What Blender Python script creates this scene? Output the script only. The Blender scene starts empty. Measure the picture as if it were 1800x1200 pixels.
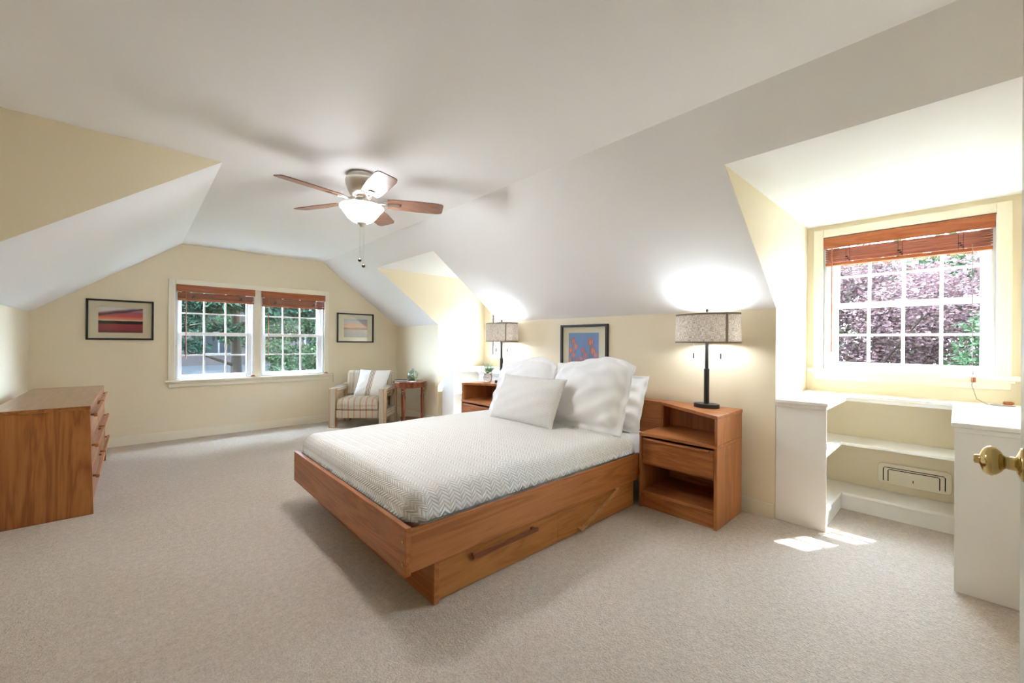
import bpy, bmesh, math, random
from mathutils import Vector, Matrix
random.seed(7)
PI = math.pi
scene = bpy.context.scene
COL = scene.collection

# ------------------------------------------------------------------ camera
CAMH = 1.15
def cam_axes(yaw, pitch, roll):
    yaw, pitch, roll = (math.radians(a) for a in (yaw, pitch, roll))
    F = Vector((math.sin(yaw), math.cos(yaw), 0)); R = Vector((math.cos(yaw), -math.sin(yaw), 0)); U = Vector((0, 0, 1))
    F, U = F*math.cos(pitch)+U*math.sin(pitch), U*math.cos(pitch)-F*math.sin(pitch)
    R, U = R*math.cos(roll)-U*math.sin(roll), U*math.cos(roll)+R*math.sin(roll)
    return F, R, U
CF, CR, CU = cam_axes(42.583, 0.071, -0.402)
cd = bpy.data.cameras.new('camera'); cam = bpy.data.objects.new('camera', cd); COL.objects.link(cam)
cd.sensor_fit = 'HORIZONTAL'; cd.sensor_width = 36; cd.lens = 722.04/1800*36; cd.clip_start = 0.02; cd.clip_end = 300
m = Matrix((CR, CU, -CF)).transposed().to_4x4(); m.translation = (0, 0, CAMH); cam.matrix_world = m
scene.camera = cam

# ------------------------------------------------------------------ world, sun, exposure
world = bpy.data.worlds.new('world'); scene.world = world; world.use_nodes = True
bg = world.node_tree.nodes['Background']; bg.inputs[0].default_value = (0.61, 0.775, 1.0, 1); bg.inputs[1].default_value = 8.6
sd = bpy.data.lights.new('sun', 'SUN'); sd.energy = 4.8; sd.angle = math.radians(0.6); sd.color = (1, 0.97, 0.93)
sun = bpy.data.objects.new('sun', sd); COL.objects.link(sun)
sun.rotation_euler = Vector((-1, 0.52, -1.46)).to_track_quat('-Z', 'Y').to_euler()
vs = scene.view_settings
vs.view_transform = 'Standard'; vs.look = 'None'; vs.gamma = 1; vs.use_curve_mapping = False; vs.exposure = 3.06
scene.cycles.max_bounces = 14; scene.cycles.diffuse_bounces = 8; scene.cycles.transparent_max_bounces = 16

# ------------------------------------------------------------------ materials
def new_mat(name, col=(.8, .8, .8), rough=.6, metal=0, spec=.5):
    mt = bpy.data.materials.new(name); mt.use_nodes = True
    b = mt.node_tree.nodes['Principled BSDF']
    b.inputs['Base Color'].default_value = (*col, 1); b.inputs['Roughness'].default_value = rough
    b.inputs['Metallic'].default_value = metal; b.inputs['Specular IOR Level'].default_value = spec
    return mt
class NT:
    """small helper around a material's node tree"""
    def __init__(s, mt): s.t = mt.node_tree; s.b = s.t.nodes['Principled BSDF']
    def n(s, kind, **kw):
        nd = s.t.nodes.new(kind)
        for k, v in kw.items(): setattr(nd, k, v)
        return nd
    def l(s, a, b): s.t.links.new(a, b)
    def setin(s, sock, v):
        if hasattr(v, 'is_linked'): s.l(v, sock)
        else: sock.default_value = v
    def math(s, op, a, b=0.0, c=0.0):
        nd = s.n('ShaderNodeMath', operation=op)
        for i, v in enumerate((a, b, c)): s.setin(nd.inputs[i], v)
        return nd.outputs[0]
    def coord(s): return s.n('ShaderNodeTexCoord').outputs['Object']
    def xyz(s, v=None):
        nd = s.n('ShaderNodeSeparateXYZ'); s.l(v or s.coord(), nd.inputs[0]); return nd.outputs
    def noise(s, vec, scale, detail=3, rough=.5, dist=0):
        nd = s.n('ShaderNodeTexNoise'); s.l(vec, nd.inputs['Vector'])
        nd.inputs['Scale'].default_value = scale; nd.inputs['Detail'].default_value = detail
        nd.inputs['Roughness'].default_value = rough; nd.inputs['Distortion'].default_value = dist
        return nd.outputs['Fac']
    def mapping(s, vec, scale=(1, 1, 1), rot=(0, 0, 0), loc=(0, 0, 0)):
        nd = s.n('ShaderNodeMapping'); s.l(vec, nd.inputs['Vector'])
        nd.inputs['Scale'].default_value = scale; nd.inputs['Rotation'].default_value = rot; nd.inputs['Location'].default_value = loc
        return nd.outputs[0]
    def ramp(s, fac, stops, interp='LINEAR'):
        nd = s.n('ShaderNodeValToRGB'); r = nd.color_ramp; r.interpolation = interp
        while len(r.elements) < len(stops): r.elements.new(0.5)
        for e, (p, c) in zip(r.elements, stops): e.position = p; e.color = (*c, 1)
        s.l(fac, nd.inputs[0]); return nd.outputs[0]
    def mix(s, fac, a, b, mode='MIX'):
        nd = s.n('ShaderNodeMix', data_type='RGBA', blend_type=mode)
        s.setin(nd.inputs[0], fac)
        for i, v in ((6, a), (7, b)):
            if hasattr(v, 'is_linked'): s.l(v, nd.inputs[i])
            else: nd.inputs[i].default_value = (*v, 1)
        return nd.outputs[2]
    def bump(s, h, strength=.3, dist=.01):
        nd = s.n('ShaderNodeBump'); nd.inputs['Strength'].default_value = strength; nd.inputs['Distance'].default_value = dist
        s.l(h, nd.inputs['Height']); s.l(nd.outputs[0], s.b.inputs['Normal'])
    def color(s, c): s.l(c, s.b.inputs['Base Color'])

def paint(name, col, rough=.55, bump=.06):
    mt = new_mat(name, col, rough, spec=.3); n = NT(mt); c = n.coord()
    n.color(n.mix(n.noise(c, 1.3, 2), tuple(v*.97 for v in col), tuple(min(1, v*1.02) for v in col)))
    n.bump(n.noise(c, 160, 2), bump, .002); return mt
M = {}
M['wall'] = paint('cream_wall_paint', (.80, .71, .53))
M['ceil'] = paint('white_ceiling_paint', (.86, .86, .86), .7)
M['trim'] = paint('cream_trim_paint', (.83, .77, .62), .35, .02)
M['shelfpaint'] = paint('white_shelf_paint', (.84, .825, .785), .3, .02)
M['vinyl'] = new_mat('white_window_vinyl', (.86, .86, .86), .35)
M['doorpaint'] = paint('grey_door_paint', (.52, .50, .44), .4, .02)

def wood(name, axis, lo, mid, hi, rough=.38, scale=1.0, seed=0.0):
    mt = new_mat(name, mid, rough, spec=.4); n = NT(mt); c = n.coord()
    st = [7.0*scale]*3; st[axis] = .55*scale
    fine = [95.0*scale]*3; fine[axis] = 2.2*scale
    a = n.noise(n.mapping(c, st, loc=(seed, seed*.7, seed*.3)), 1.0, 4, .55, 1.6)
    ring = n.math('FRACT', n.math('MULTIPLY', a, 5.0))
    ring = n.math('ABSOLUTE', n.math('SUBTRACT', ring, .5))
    f = n.noise(n.mapping(c, fine), 1.0, 3, .6)
    v = n.math('ADD', n.math('MULTIPLY', ring, .70), n.math('ADD', n.math('MULTIPLY', f, .34), .20))
    n.color(n.ramp(v, [(.22, lo), (.52, mid), (.85, hi)]))
    n.bump(f, .08, .001); return mt
TL, TM, TH = (.25, .078, .022), (.40, .142, .042), (.50, .20, .066)
for i, ax in enumerate('xyz'): M['teak_'+ax] = wood('teak_grain_'+ax, i, TL, TM, TH, seed=i*3.1)
for i, ax in enumerate('xyz'): M['walnut_'+ax] = wood('dresser_teak_grain_'+ax, i, (.17, .052, .014), (.35, .125, .033), (.46, .19, .056), scale=.8, seed=5+i)
M['dresser_sheen'] = wood('dresser_top_painted_sheen', 1, (.27, .155, .08), (.34, .205, .112), (.40, .25, .145), .3)  # teak paled in colour to paint the window reflection on the dresser top
M['teak_gold'] = wood('golden_teak', 0, (.30, .105, .025), (.44, .175, .045), (.51, .22, .065), seed=9)
M['handle_dark'] = wood('reddish_handle', 0, (.15, .045, .018), (.21, .065, .028), (.27, .09, .04), .3)
M['handle_light'] = wood('pale_handle', 0, (.33, .14, .045), (.45, .21, .075), (.52, .27, .11), .3)
M['mahog'] = wood('red_mahogany', 2, (.12, .028, .012), (.22, .058, .024), (.30, .09, .04), .25, 2)
for i, ax in enumerate('xy'): M['blindwood_'+ax] = wood('blind_wood_'+ax, i, (.25, .060, .018), (.37, .105, .032), (.44, .15, .05), .4, 1.5)
M['blade'] = wood('fan_blade_walnut', 0, (.18, .085, .055), (.26, .13, .085), (.33, .18, .12), .35, 1.5)
M['pot'] = wood('pot_wood', 2, (.3, .17, .1), (.42, .26, .16), (.5, .33, .22))
M['dark'] = new_mat('dark_bronze', (.035, .033, .032), .4, .3)
M['black'] = new_mat('black_frame', (.016, .014, .012), .45)
M['nickel'] = new_mat('brushed_nickel', (.62, .57, .50), .28, 1)
M['chrome'] = new_mat('chrome', (.75, .75, .75), .12, 1)
M['brass'] = new_mat('polished_brass', (.62, .47, .20), .16, 1)
M['shadow'] = new_mat('dark_recess', (.01, .01, .01), .9)
M['cord'] = new_mat('grey_cord', (.25, .22, .20), .8)
M['white'] = new_mat('white_plain', (.85, .85, .84), .5)

# carpet
mt = new_mat('beige_carpet', (.5, .4, .3), .95, spec=.05); n = NT(mt); c = n.coord()
a = n.noise(c, 110, 3, .7); b_ = n.noise(c, 2.2, 4, .6); c2 = n.noise(c, 34, 3, .6)
base = n.mix(b_, (.565, .475, .385), (.65, .57, .485))
fibre = n.ramp(n.math('ADD', n.math('MULTIPLY', a, .62), n.math('MULTIPLY', c2, .38)), [(.36, (.80, .79, .78)), (.64, (1.10, 1.11, 1.12))])
n.color(n.mix(1.0, base, fibre, 'MULTIPLY'))
n.bump(n.math('ADD', a, n.math('MULTIPLY', c2, .8)), .75, .012); M['carpet'] = mt

# quilted chevron coverlet : zigzag ribs
def chevron(name, col, px, pr, strength, dist):
    mt = new_mat(name, col, .85, spec=.15); n = NT(mt); c = n.coord(); x, y, z = n.xyz(c)
    w = n.n('ShaderNodeUVMap').outputs[0]; u, v, _ = n.xyz(w)
    zz = n.math('PINGPONG', u, px*.5)
    t = n.math('ADD', v, n.math('MULTIPLY', zz, 1.1))
    rib = n.math('ABSOLUTE', n.math('SINE', n.math('MULTIPLY', t, PI/pr)))
    rib = n.math('POWER', rib, .55)
    seam = n.math('ABSOLUTE', n.math('SINE', n.math('MULTIPLY', u, 2*PI/px)))
    seam = n.math('POWER', seam, .3)
    hgt = n.math('MULTIPLY', rib, n.math('ADD', n.math('MULTIPLY', seam, .45), .55))
    lo = tuple(q*.86 for q in col)
    n.color(n.mix(hgt, lo, col))
    n.bump(n.math('ADD', hgt, n.math('MULTIPLY', n.noise(c, 90, 2), .12)), strength, dist); return mt
M['coverlet'] = chevron('ivory_chevron_quilt', (.83, .805, .765), .060, .024, .75, .006)
M['lumbar'] = chevron('ivory_chevron_cushion', (.82, .79, .75), .046, .017, .7, .005)
def linen(name, col, sc=350, st=.12):
    mt = new_mat(name, col, .85, spec=.12); n = NT(mt); c = n.coord()
    n.bump(n.math('ADD', n.noise(c, sc, 2), n.math('MULTIPLY', n.noise(c, 9, 3), 2.5)), st, .006); return mt
M['sham'] = linen('white_linen', (.90, .90, .90))
M['sheet'] = linen('white_cotton_sheet', (.90, .90, .905))

# armchair stripes
def stripes(name, axis, freq):
    mt = new_mat(name, (.6, .5, .4), .9, spec=.1); n = NT(mt); c = n.coord(); x = n.xyz(c)[axis]
    fr = n.math('FRACT', n.math('MULTIPLY', n.math('ADD', x, 10.0), freq))
    cream, tan, rust, grey = (.66, .58, .44), (.42, .29, .16), (.40, .20, .085), (.42, .40, .36)
    st = [(0, cream), (.09, tan), (.16, cream), (.22, grey), (.30, cream), (.36, tan), (.43, rust), (.50, cream), (.55, rust),
          (.63, tan), (.69, cream), (.76, grey), (.83, cream), (.89, grey), (.95, tan)]
    n.color(n.mix(n.math('MULTIPLY', n.noise(c, 140, 2), .25), n.ramp(fr, st, 'CONSTANT'), (.5, .43, .33)))
    n.bump(n.noise(c, 220, 2), .2, .003); return mt
M['stripe'] = stripes('tan_striped_upholstery', 0, 12.5)
M['stripe_side'] = stripes('tan_striped_upholstery_side', 2, 5.5)
mt = new_mat('white_cushion_brown_stripes', (.85, .83, .79), .85, spec=.1); n = NT(mt)
u, v, _ = n.xyz(n.n('ShaderNodeUVMap').outputs[0])
W_, B_ = (.84, .83, .80), (.36, .26, .17)
n.color(n.ramp(u, [(0, W_), (.375, B_), (.395, W_), (.41, B_), (.435, W_), (.452, B_), (.49, W_), (.507, B_), (.53, W_)], 'CONSTANT'))
n.bump(n.noise(n.coord(), 260, 2), .15, .003); M['throw'] = mt

# burlap lamp shade: translucent weave
mt = new_mat('burlap_shade', (.5, .42, .34), .9, spec=.05); n = NT(mt); c = n.coord()
u, v, _ = n.xyz(n.n('ShaderNodeUVMap').outputs[0]); cmb = n.n('ShaderNodeCombineXYZ'); n.l(u, cmb.inputs[0]); n.l(v, cmb.inputs[1])
h1 = n.noise(n.mapping(cmb.outputs[0], (420, 40, 1)), 1, 2); h2 = n.noise(n.mapping(cmb.outputs[0], (40, 420, 1)), 1, 2)
wv = n.math('MULTIPLY', n.math('ADD', h1, h2), .5)
colr = n.ramp(wv, [(.38, (.20, .16, .125)), (.50, (.46, .39, .32)), (.62, (.66, .58, .49))]); n.color(colr)
tr = n.n('ShaderNodeBsdfTranslucent'); n.l(colr, tr.inputs[0]); mx = n.n('ShaderNodeMixShader'); mx.inputs[0].default_value = .07
out = n.t.nodes['Material Output']; n.l(n.b.outputs[0], mx.inputs[1]); n.l(tr.outputs[0], mx.inputs[2]); n.l(mx.outputs[0], out.inputs[0])
n.bump(wv, .4, .002); M['burlap'] = mt
M['burlap_trim'] = linen('taupe_shade_trim', (.27, .22, .17), 300, .2)

def glass(name, refl=.06, tint=(1, 1, 1)):
    mt = bpy.data.materials.new(name); mt.use_nodes = True; t = mt.node_tree; t.nodes.remove(t.nodes['Principled BSDF'])
    tr = t.nodes.new('ShaderNodeBsdfTransparent'); tr.inputs[0].default_value = (*tint, 1)
    gl = t.nodes.new('ShaderNodeBsdfGlossy'); gl.inputs['Roughness'].default_value = .02
    mx = t.nodes.new('ShaderNodeMixShader'); mx.inputs[0].default_value = refl
    t.links.new(tr.outputs[0], mx.inputs[1]); t.links.new(gl.outputs[0], mx.inputs[2]); t.links.new(mx.outputs[0], t.nodes['Material Output'].inputs[0])
    return mt
M['pane'] = glass('window_glass', .05, (.97, .98, .98))
M['picglass'] = glass('picture_glass', .07)
M['vase'] = glass('green_bubble_glass', .22, (.84, .92, .86))
def emit(name, col, st):
    mt = bpy.data.materials.new(name); mt.use_nodes = True; b = mt.node_tree.nodes['Principled BSDF']
    b.inputs['Base Color'].default_value = (.9, .9, .88, 1); b.inputs['Emission Color'].default_value = (*col, 1); b.inputs['Emission Strength'].default_value = st
    return mt
M['bowl'] = emit('lit_frosted_bowl', (.93, .95, 1), 20.0)
n = NT(M['bowl']); mr = n.n('ShaderNodeMapRange'); mr.interpolation_type = 'SMOOTHSTEP'
n.l(n.xyz()[2], mr.inputs[0])
for i_, v_ in ((1, -.216), (2, -.285), (3, 1.3), (4, 19.0)): mr.inputs[i_].default_value = v_
n.l(mr.outputs[0], n.b.inputs['Emission Strength'])
M['bulb'] = emit('lit_bulb', (.88, .94, 1), 9.0)

# ------------------------------------------------------------------ mesh helpers
class B:
    def __init__(s): s.bm = bmesh.new(); s.uv = None
    def box(s, x0, x1, y0, y1, z0, z1):
        vs = [s.bm.verts.new(p) for p in ((x0, y0, z0), (x1, y0, z0), (x1, y1, z0), (x0, y1, z0), (x0, y0, z1), (x1, y0, z1), (x1, y1, z1), (x0, y1, z1))]
        for f in ((3, 2, 1, 0), (4, 5, 6, 7), (0, 1, 5, 4), (1, 2, 6, 5), (2, 3, 7, 6), (3, 0, 4, 7)): s.bm.faces.new([vs[i] for i in f])
        return s
    def prism(s, poly, axis, a, b):
        """polygon in the plane normal to axis (x: (y,z), y: (x,z), z: (x,y)), extruded from a to b"""
        def P(p, t): return {'x': (t, p[0], p[1]), 'y': (p[0], t, p[1]), 'z': (p[0], p[1], t)}[axis]
        A = [s.bm.verts.new(P(p, a)) for p in poly]; Bv = [s.bm.verts.new(P(p, b)) for p in poly]; k = len(poly)
        s.bm.faces.new(A); s.bm.faces.new(Bv[::-1])
        for i in range(k): s.bm.faces.new((A[i], Bv[i], Bv[(i+1) % k], A[(i+1) % k]))
        return s
    def lathe(s, prof, c=(0, 0, 0), seg=24, sx=1, sy=1, scallop=0, ns=0):
        rings = []
        for r, z in prof:
            ring = []
            for i in range(seg):
                a = 2*PI*i/seg; rr = r*(1+scallop*math.cos(ns*a)) if scallop else r
                ring.append(s.bm.verts.new((c[0]+rr*math.cos(a)*sx, c[1]+rr*math.sin(a)*sy, c[2]+z)))
            rings.append(ring)
        for q, w in zip(rings, rings[1:]):
            for i in range(seg): s.bm.faces.new((q[i], q[(i+1) % seg], w[(i+1) % seg], w[i]))
        if prof[0][0] > 1e-5: s.bm.faces.new(rings[0][::-1])
        if prof[-1][0] > 1e-5: s.bm.faces.new(rings[-1])
        return s
    def tube(s, pts, r, seg=8, r2=None):
        pts = [Vector(p) for p in pts]; rings = []; k = len(pts)
        for i, p in enumerate(pts):
            t = (pts[min(i+1, k-1)]-pts[max(i-1, 0)]).normalized()
            ref = Vector((0, 0, 1)) if abs(t.z) < .9 else Vector((1, 0, 0))
            a = t.cross(ref).normalized(); b = t.cross(a)
            rr = r if r2 is None else r+(r2-r)*i/(k-1)
            rings.append([s.bm.verts.new(p+rr*(math.cos(2*PI*j/seg)*a+math.sin(2*PI*j/seg)*b)) for j in range(seg)])
        for q, w in zip(rings, rings[1:]):
            for j in range(seg): s.bm.faces.new((q[j], q[(j+1) % seg], w[(j+1) % seg], w[j]))
        s.bm.faces.new(rings[0][::-1]); s.bm.faces.new(rings[-1]); return s
    def ball(s, c, r, seg=16, rings=10, sz=1):
        prof = [(r*math.sin(PI*i/rings), -r*sz*math.cos(PI*i/rings)) for i in range(rings+1)]
        prof[0] = (1e-6, -r*sz); prof[-1] = (1e-6, r*sz); return s.lathe(prof, c, seg)
    def xf(s, mat): bmesh.ops.transform(s.bm, matrix=mat, verts=s.bm.verts[:]); return s
    def build(s, name, mat, parent=None, smooth=False, bevel=0, origin=None):
        me = bpy.data.meshes.new(name); bmesh.ops.recalc_face_normals(s.bm, faces=s.bm.faces[:])
        o_ = Vector(origin) if origin is not None else None
        if o_ is not None: bmesh.ops.translate(s.bm, vec=-o_, verts=s.bm.verts[:])
        s.bm.to_mesh(me); s.bm.free()
        if smooth:
            me.polygons.foreach_set('use_smooth', [True]*len(me.polygons))
            if smooth != 'all': me.set_sharp_from_angle(angle=math.radians(38))
        me.materials.append(M[mat] if isinstance(mat, str) else mat)
        ob = bpy.data.objects.new(name, me); COL.objects.link(ob)
        if parent: ob.parent = parent
        elif o_ is not None: ob.location = o_
        if bevel:
            mo = ob.modifiers.new('bevel', 'BEVEL'); mo.width = bevel; mo.segments = 2; mo.limit_method = 'ANGLE'
        return ob
def tag(o, label=None, cat=None, group=None, kind=None):
    if label: o['label'] = label
    if cat: o['category'] = cat
    if group: o['group'] = group
    if kind: o['kind'] = kind
    return o
def thing(name, label, cat, loc, rz=0, group=None):
    o = bpy.data.objects.new(name, None); COL.objects.link(o); o.location = loc; o.rotation_euler = (0, 0, rz); o.empty_display_size = .1
    return tag(o, label, cat, group)
def struct(o, label=None): return tag(o, label, kind='structure')
def copy_tree(o, parent=None):
    c = o.copy(); COL.objects.link(c); c.parent = parent
    for ch in o.children: copy_tree(ch, c)
    return c
def mesh_obj(name, verts, faces, mat, parent=None, smooth=True, uvs=None):
    me = bpy.data.meshes.new(name); me.from_pydata(verts, [], faces); me.update()
    if smooth: me.polygons.foreach_set('use_smooth', [True]*len(me.polygons))
    if uvs:
        l = me.uv_layers.new(name='UVMap')
        for lp in me.loops: l.data[lp.index].uv = uvs[lp.vertex_index]
    me.materials.append(M[mat] if isinstance(mat, str) else mat)
    ob = bpy.data.objects.new(name, me); COL.objects.link(ob)
    if parent: ob.parent = parent
    return ob

# ------------------------------------------------------------------ room shell
XR, YF, XW, YB, ZC = 3.11, 6.11, 3.93, -.265, 2.265      # knee wall, far gable, dormer window wall, front wall, ceiling
XCR, ZKR = 1.955, 1.385                                   # right crease, right knee height
XCL, XL, ZKL, YT = .40, -.758, 1.41, 3.13                 # left crease, left knee, its height, start of left slope
ZD = 2.065                                                # dormer ceilings
sr = (ZC-ZKR)/(XR-XCR); sl = (ZC-ZKL)/(XCL-XL)
def xr(z): return XR-(z-ZKR)/sr
def zr(x): return ZKR+(XR-x)*sr
def zl(x): return ZKL+(x-XL)*sl
D1 = (YB, .815); D2 = (3.60, 4.908)
struct(B().box(-1.42, 4.05, -1.7, 6.25, -.15, 0).build('floor', 'carpet'), 'beige cut pile wall to wall carpet')
struct(B().box(-1.42, 2.10, -1.7, YT, ZC, 2.42).box(.28, 2.10, YT, 6.25, ZC, 2.42).build('ceiling', 'ceil'))
b = B(); t = .16
def slab(x0, x1): return [(x0, zr(x0)), (x1, zr(x1)), (x1, zr(x1)+t), (x0, zr(x0)+t)]
b.prism(slab(1.90, xr(ZD)), 'y', YB-.1, D1[1]+.002); b.prism(slab(1.90, xr(ZD)), 'y', D2[0]-.002, D2[1]+.002)
b.prism(slab(1.90, 3.24), 'y', D1[1]+.002, D2[0]-.002); b.prism(slab(1.90, 3.24), 'y', D2[1]+.002, YF+.1)
struct(b.build('wall_right_slope', 'ceil'), 'white sloped ceiling above the bed')
b = B(); b.prism([(.45, zl(.45)), (-.9, zl(-.9)), (-.9, zl(-.9)+t), (.45, zl(.45)+t)], 'y', YT+.002, YF+.1)
struct(b.build('wall_left_slope', 'ceil'), 'white sloped ceiling above the dresser')
b = B().box(XR, 3.23, D1[1]+.002, D2[0]-.002, 0, zr(XR)+.08).box(XR, 3.23, D2[1]+.002, YF+.1, 0, zr(XR)+.08)
struct(b.build('wall_right', 'wall'))
struct(B().box(-.88, XL, YT+.002, YF+.1, 0, ZKL+.06).build('wall_left', 'wall'))
struct(B().prism([(XCL, ZC), (XL, ZKL), (XL, 0), (-1.42, 0), (-1.42, ZC+.03), (XCL+.02, ZC+.03)], 'y', YT, YT+.11).build('wall_left_gable', 'wall'), 'yellow triangular wall above the left slope')
struct(B().box(-1.42, -1.3, -.4, YT, 0, ZC+.03).build('wall_left_entry', 'wall'))
b = B().box(-1.42, -.29, YB-.12, YB, 0, ZC+.03).box(.55, 4.05, YB-.12, YB, 0, ZC+.03).box(-.29, .55, YB-.12, YB, 2.05, ZC+.03)
struct(b.build('wall_front', 'wall'))
b = B().box(-1.42, 4.05, -1.7, -1.58, 0, ZC+.03).box(-1.0, -.88, -1.6, YB-.1, 0, ZC+.03).box(1.0, 1.12, -1.6, YB-.1, 0, ZC+.03)
struct(b.build('wall_hall', 'wall'))
# far gable wall with one wide opening
WX0, WX1, WZ0, WZ1 = .335, 1.995, .68, 1.80
b = B().box(-.9, WX0, YF, YF+.14, 0, 2.42).box(WX1, 3.25, YF, YF+.14, 0, 2.42).box(WX0, WX1, YF, YF+.14, 0, WZ0).box(WX0, WX1, YF, YF+.14, WZ1, 2.42)
struct(b.build('wall_far', 'wall'))
# dormers
DW = (-.16, .715, .96, 1.985)          # near dormer window opening y0 y1 z0 z1
OFF = 4.254-.2775
for (nm, (y0, y1), off) in (('near', D1, 0), ('far', D2, OFF)):
    a0, a1, z0, z1 = DW[0]+off, DW[1]+off, DW[2], DW[3]
    b = B().box(XW, XW+.14, y0-.12, a0, 0, 2.3).box(XW, XW+.14, a1, y1+.12, 0, 2.3).box(XW, XW+.14, a0, a1, 0, z0).box(XW, XW+.14, a0, a1, z1, 2.3)
    struct(b.build('wall_dormer_window_'+nm, 'wall'))
    e_ = .005; poly = [(xr(2.22)+e_, 2.22), (XR+e_, ZKR), (XR+e_, 0), (XW+.1, 0), (XW+.1, 2.22)]
    b = B().prism(poly, 'y', y1, y1+.11)
    if nm == 'far': b.prism(poly, 'y', y0-.11, y0)
    struct(b.build('wall_dormer_side_'+nm, 'wall'))
    struct(B().box(xr(ZD)-.0, XW+.1, y0-.05, y1+.05, ZD, 2.24).build('ceiling_dormer_'+nm, 'ceil'))
# baseboards
def board(b, x0, x1, y0, y1): b.box(x0, x1, y0, y1, 0, .085)
b = B(); b.box(XL, XR, YF-.016, YF, 0, .085).box(XL, XR, YF-.011, YF, .085, .098); struct(b.build('baseboard_far', 'trim'))
b = B()
for y0, y1 in ((D1[1]+.004, D2[0]), (D2[1], YF-.016)): b.box(XR-.016, XR, y0, y1, 0, .085).box(XR-.011, XR, y0, y1, .085, .098)
struct(b.build('baseboard_right', 'trim'))
struct(B().box(XL, XL+.016, YT+.1, YF-.016, 0, .085).box(XL, XL+.011, YT+.1, YF-.016, .085, .098).build('baseboard_left', 'trim'))

# ------------------------------------------------------------------ windows
class WB(B):
    """box builder on a wall: a along the wall, d outwards (positive goes outdoors), z up"""
    def __init__(s, side): super().__init__(); s.side = side
    def w(s, a0, a1, d0, d1, z0, z1):
        if s.side == 'far': return s.box(a0, a1, YF+d0, YF+d1, z0, z1)
        return s.box(XW+d0, XW+d1, a0, a1, z0, z1)
    def P(s, a, d, z): return (a, YF+d, z) if s.side == 'far' else (XW+d, a, z)
def ring(b, a0, a1, z0, z1, w, d0, d1, wb=None, wt=None):
    wb = wb or w; wt = wt or w
    b.w(a0, a0+w, d0, d1, z0, z1); b.w(a1-w, a1, d0, d1, z0, z1); b.w(a0+w, a1-w, d0, d1, z0, z0+wb); b.w(a0+w, a1-w, d0, d1, z1-wt, z1)
def window(num, side, a0, a1, z0, z1, zm, ga, gz0, cols, zlow, zup, label):
    """ga: glass limits; cols: muntin positions; zm: meeting rail centre"""
    org = WB(side).P((a0+a1)/2, 0, z0)
    root = bpy.data.objects.new('window_%d' % num, None); COL.objects.link(root); root.location = org; struct(root, label)
    b = WB(side); ring(b, a0, a1, z0, z1, .022, .0, .135); b.build('frame', 'vinyl', root, origin=org)
    for part, s0, s1, d0, d1, hz, bot in (('lower_sash', z0+.022, zm+.02, .035, .068, zlow, gz0), ('upper_sash', zm-.02, z1-.022, .072, .105, zup, zm+.022)):
        top = (zm-.02) if part == 'lower_sash' else z1-.06
        b = WB(side); b.w(a0+.022, ga[0], d0, d1, s0, s1); b.w(ga[1], a1-.022, d0, d1, s0, s1)
        b.w(ga[0], ga[1], d0, d1, s0, bot); b.w(ga[0], ga[1], d0, d1, top, s1)
        so = b.build(part, 'vinyl', root, origin=org)
        xs = [ga[0]]+sorted(cols)+[ga[1]]; zs = [bot, hz, top]; dm = (d0+d1)/2
        for c in cols: WB(side).w(c-.009, c+.009, dm-.008, dm+.008, bot, top).build('muntin', 'vinyl', so, origin=org)
        WB(side).w(ga[0], ga[1], dm-.007, dm+.007, hz-.009, hz+.009).build('muntin', 'vinyl', so, origin=org)
        for i in range(len(xs)-1):
            for j in range(2):
                p = WB(side).w(xs[i]+(.009 if i else 0), xs[i+1]-(.009 if i < len(xs)-2 else 0), dm-.002, dm+.002, zs[j]+(.009 if j else 0), zs[j+1]-(0 if j else .009))
                p.build('pane', 'pane', so, origin=org)
    b = WB(side); b.w((a0+a1)/2-.03, (a0+a1)/2+.03, .02, .045, zm+.02, zm+.03); b.build('sash_lock', 'vinyl', root, origin=org)
    return root
window(1, 'far', .345, 1.13, .685, 1.795, 1.218, (.407, 1.05), .737, [.620, .836], .965, 1.465, 'white double hung window between the sunset picture and the centre post of the far wall')
window(2, 'far', 1.20, 1.985, .685, 1.795, 1.218, (1.262, 1.905), .737, [1.475, 1.69], .965, 1.465, 'white double hung window beside the small framed picture on the far wall')
window(3, 'right', -.155, .71, .965, 1.98, 1.443, (-.09, .627), 1.015, [.451, .267, .081], 1.22, 1.665, 'white double hung window above the built in shelves with the kneehole')
window(4, 'right', -.155+OFF, .71+OFF, .965, 1.98, 1.443, (-.09+OFF, .627+OFF), 1.015, [.451+OFF, .267+OFF, .081+OFF], 1.22, 1.665, 'white double hung window in the recess behind the bed')
struct(WB('far').w(1.13, 1.20, -.006, .13, .69, 1.80).build('trim_mullion', 'trim'))
def casing(nm, side, a0, a1, z0, z1, zs, sill0, sill1, w=.062):
    b = WB(side)
    for k, (ins, dep) in enumerate(((0, -.022), (.014, -.016), (.044, -.020))):
        a, c_, zt = a0+ins, a1-ins, z1-ins; ww = w-ins
        b.w(a, a+ww, dep, 0, z0, zt); b.w(c_-ww, c_, dep, 0, z0, zt); b.w(a+ww, c_-ww, dep, 0, zt-ww, zt)
    struct(b.build('trim_casing_'+nm, 'trim', bevel=.003))
    struct(WB(side).w(sill0, sill1, -.055, .035, zs-.028, zs).build('trim_sill_'+nm, 'trim', bevel=.006))
    b = WB(side); b.w(sill0+.035, sill1-.035, -.022, 0, zs-.085, zs-.028); b.w(sill0+.02, sill1-.02, -.034, 0, zs-.045, zs-.028)
    struct(b.build('trim_apron_'+nm, 'trim', bevel=.004))
casing('far', 'far', .281, 2.043, .66, 1.848, .684, .252, 2.085)
casing('near_dormer', 'right', -.218, .772, .955, 2.03, .963, -.252, .80)
casing('far_dormer', 'right', -.218+OFF, .772+OFF, .955, 2.03, .963, -.252+OFF, .80+OFF)

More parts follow.
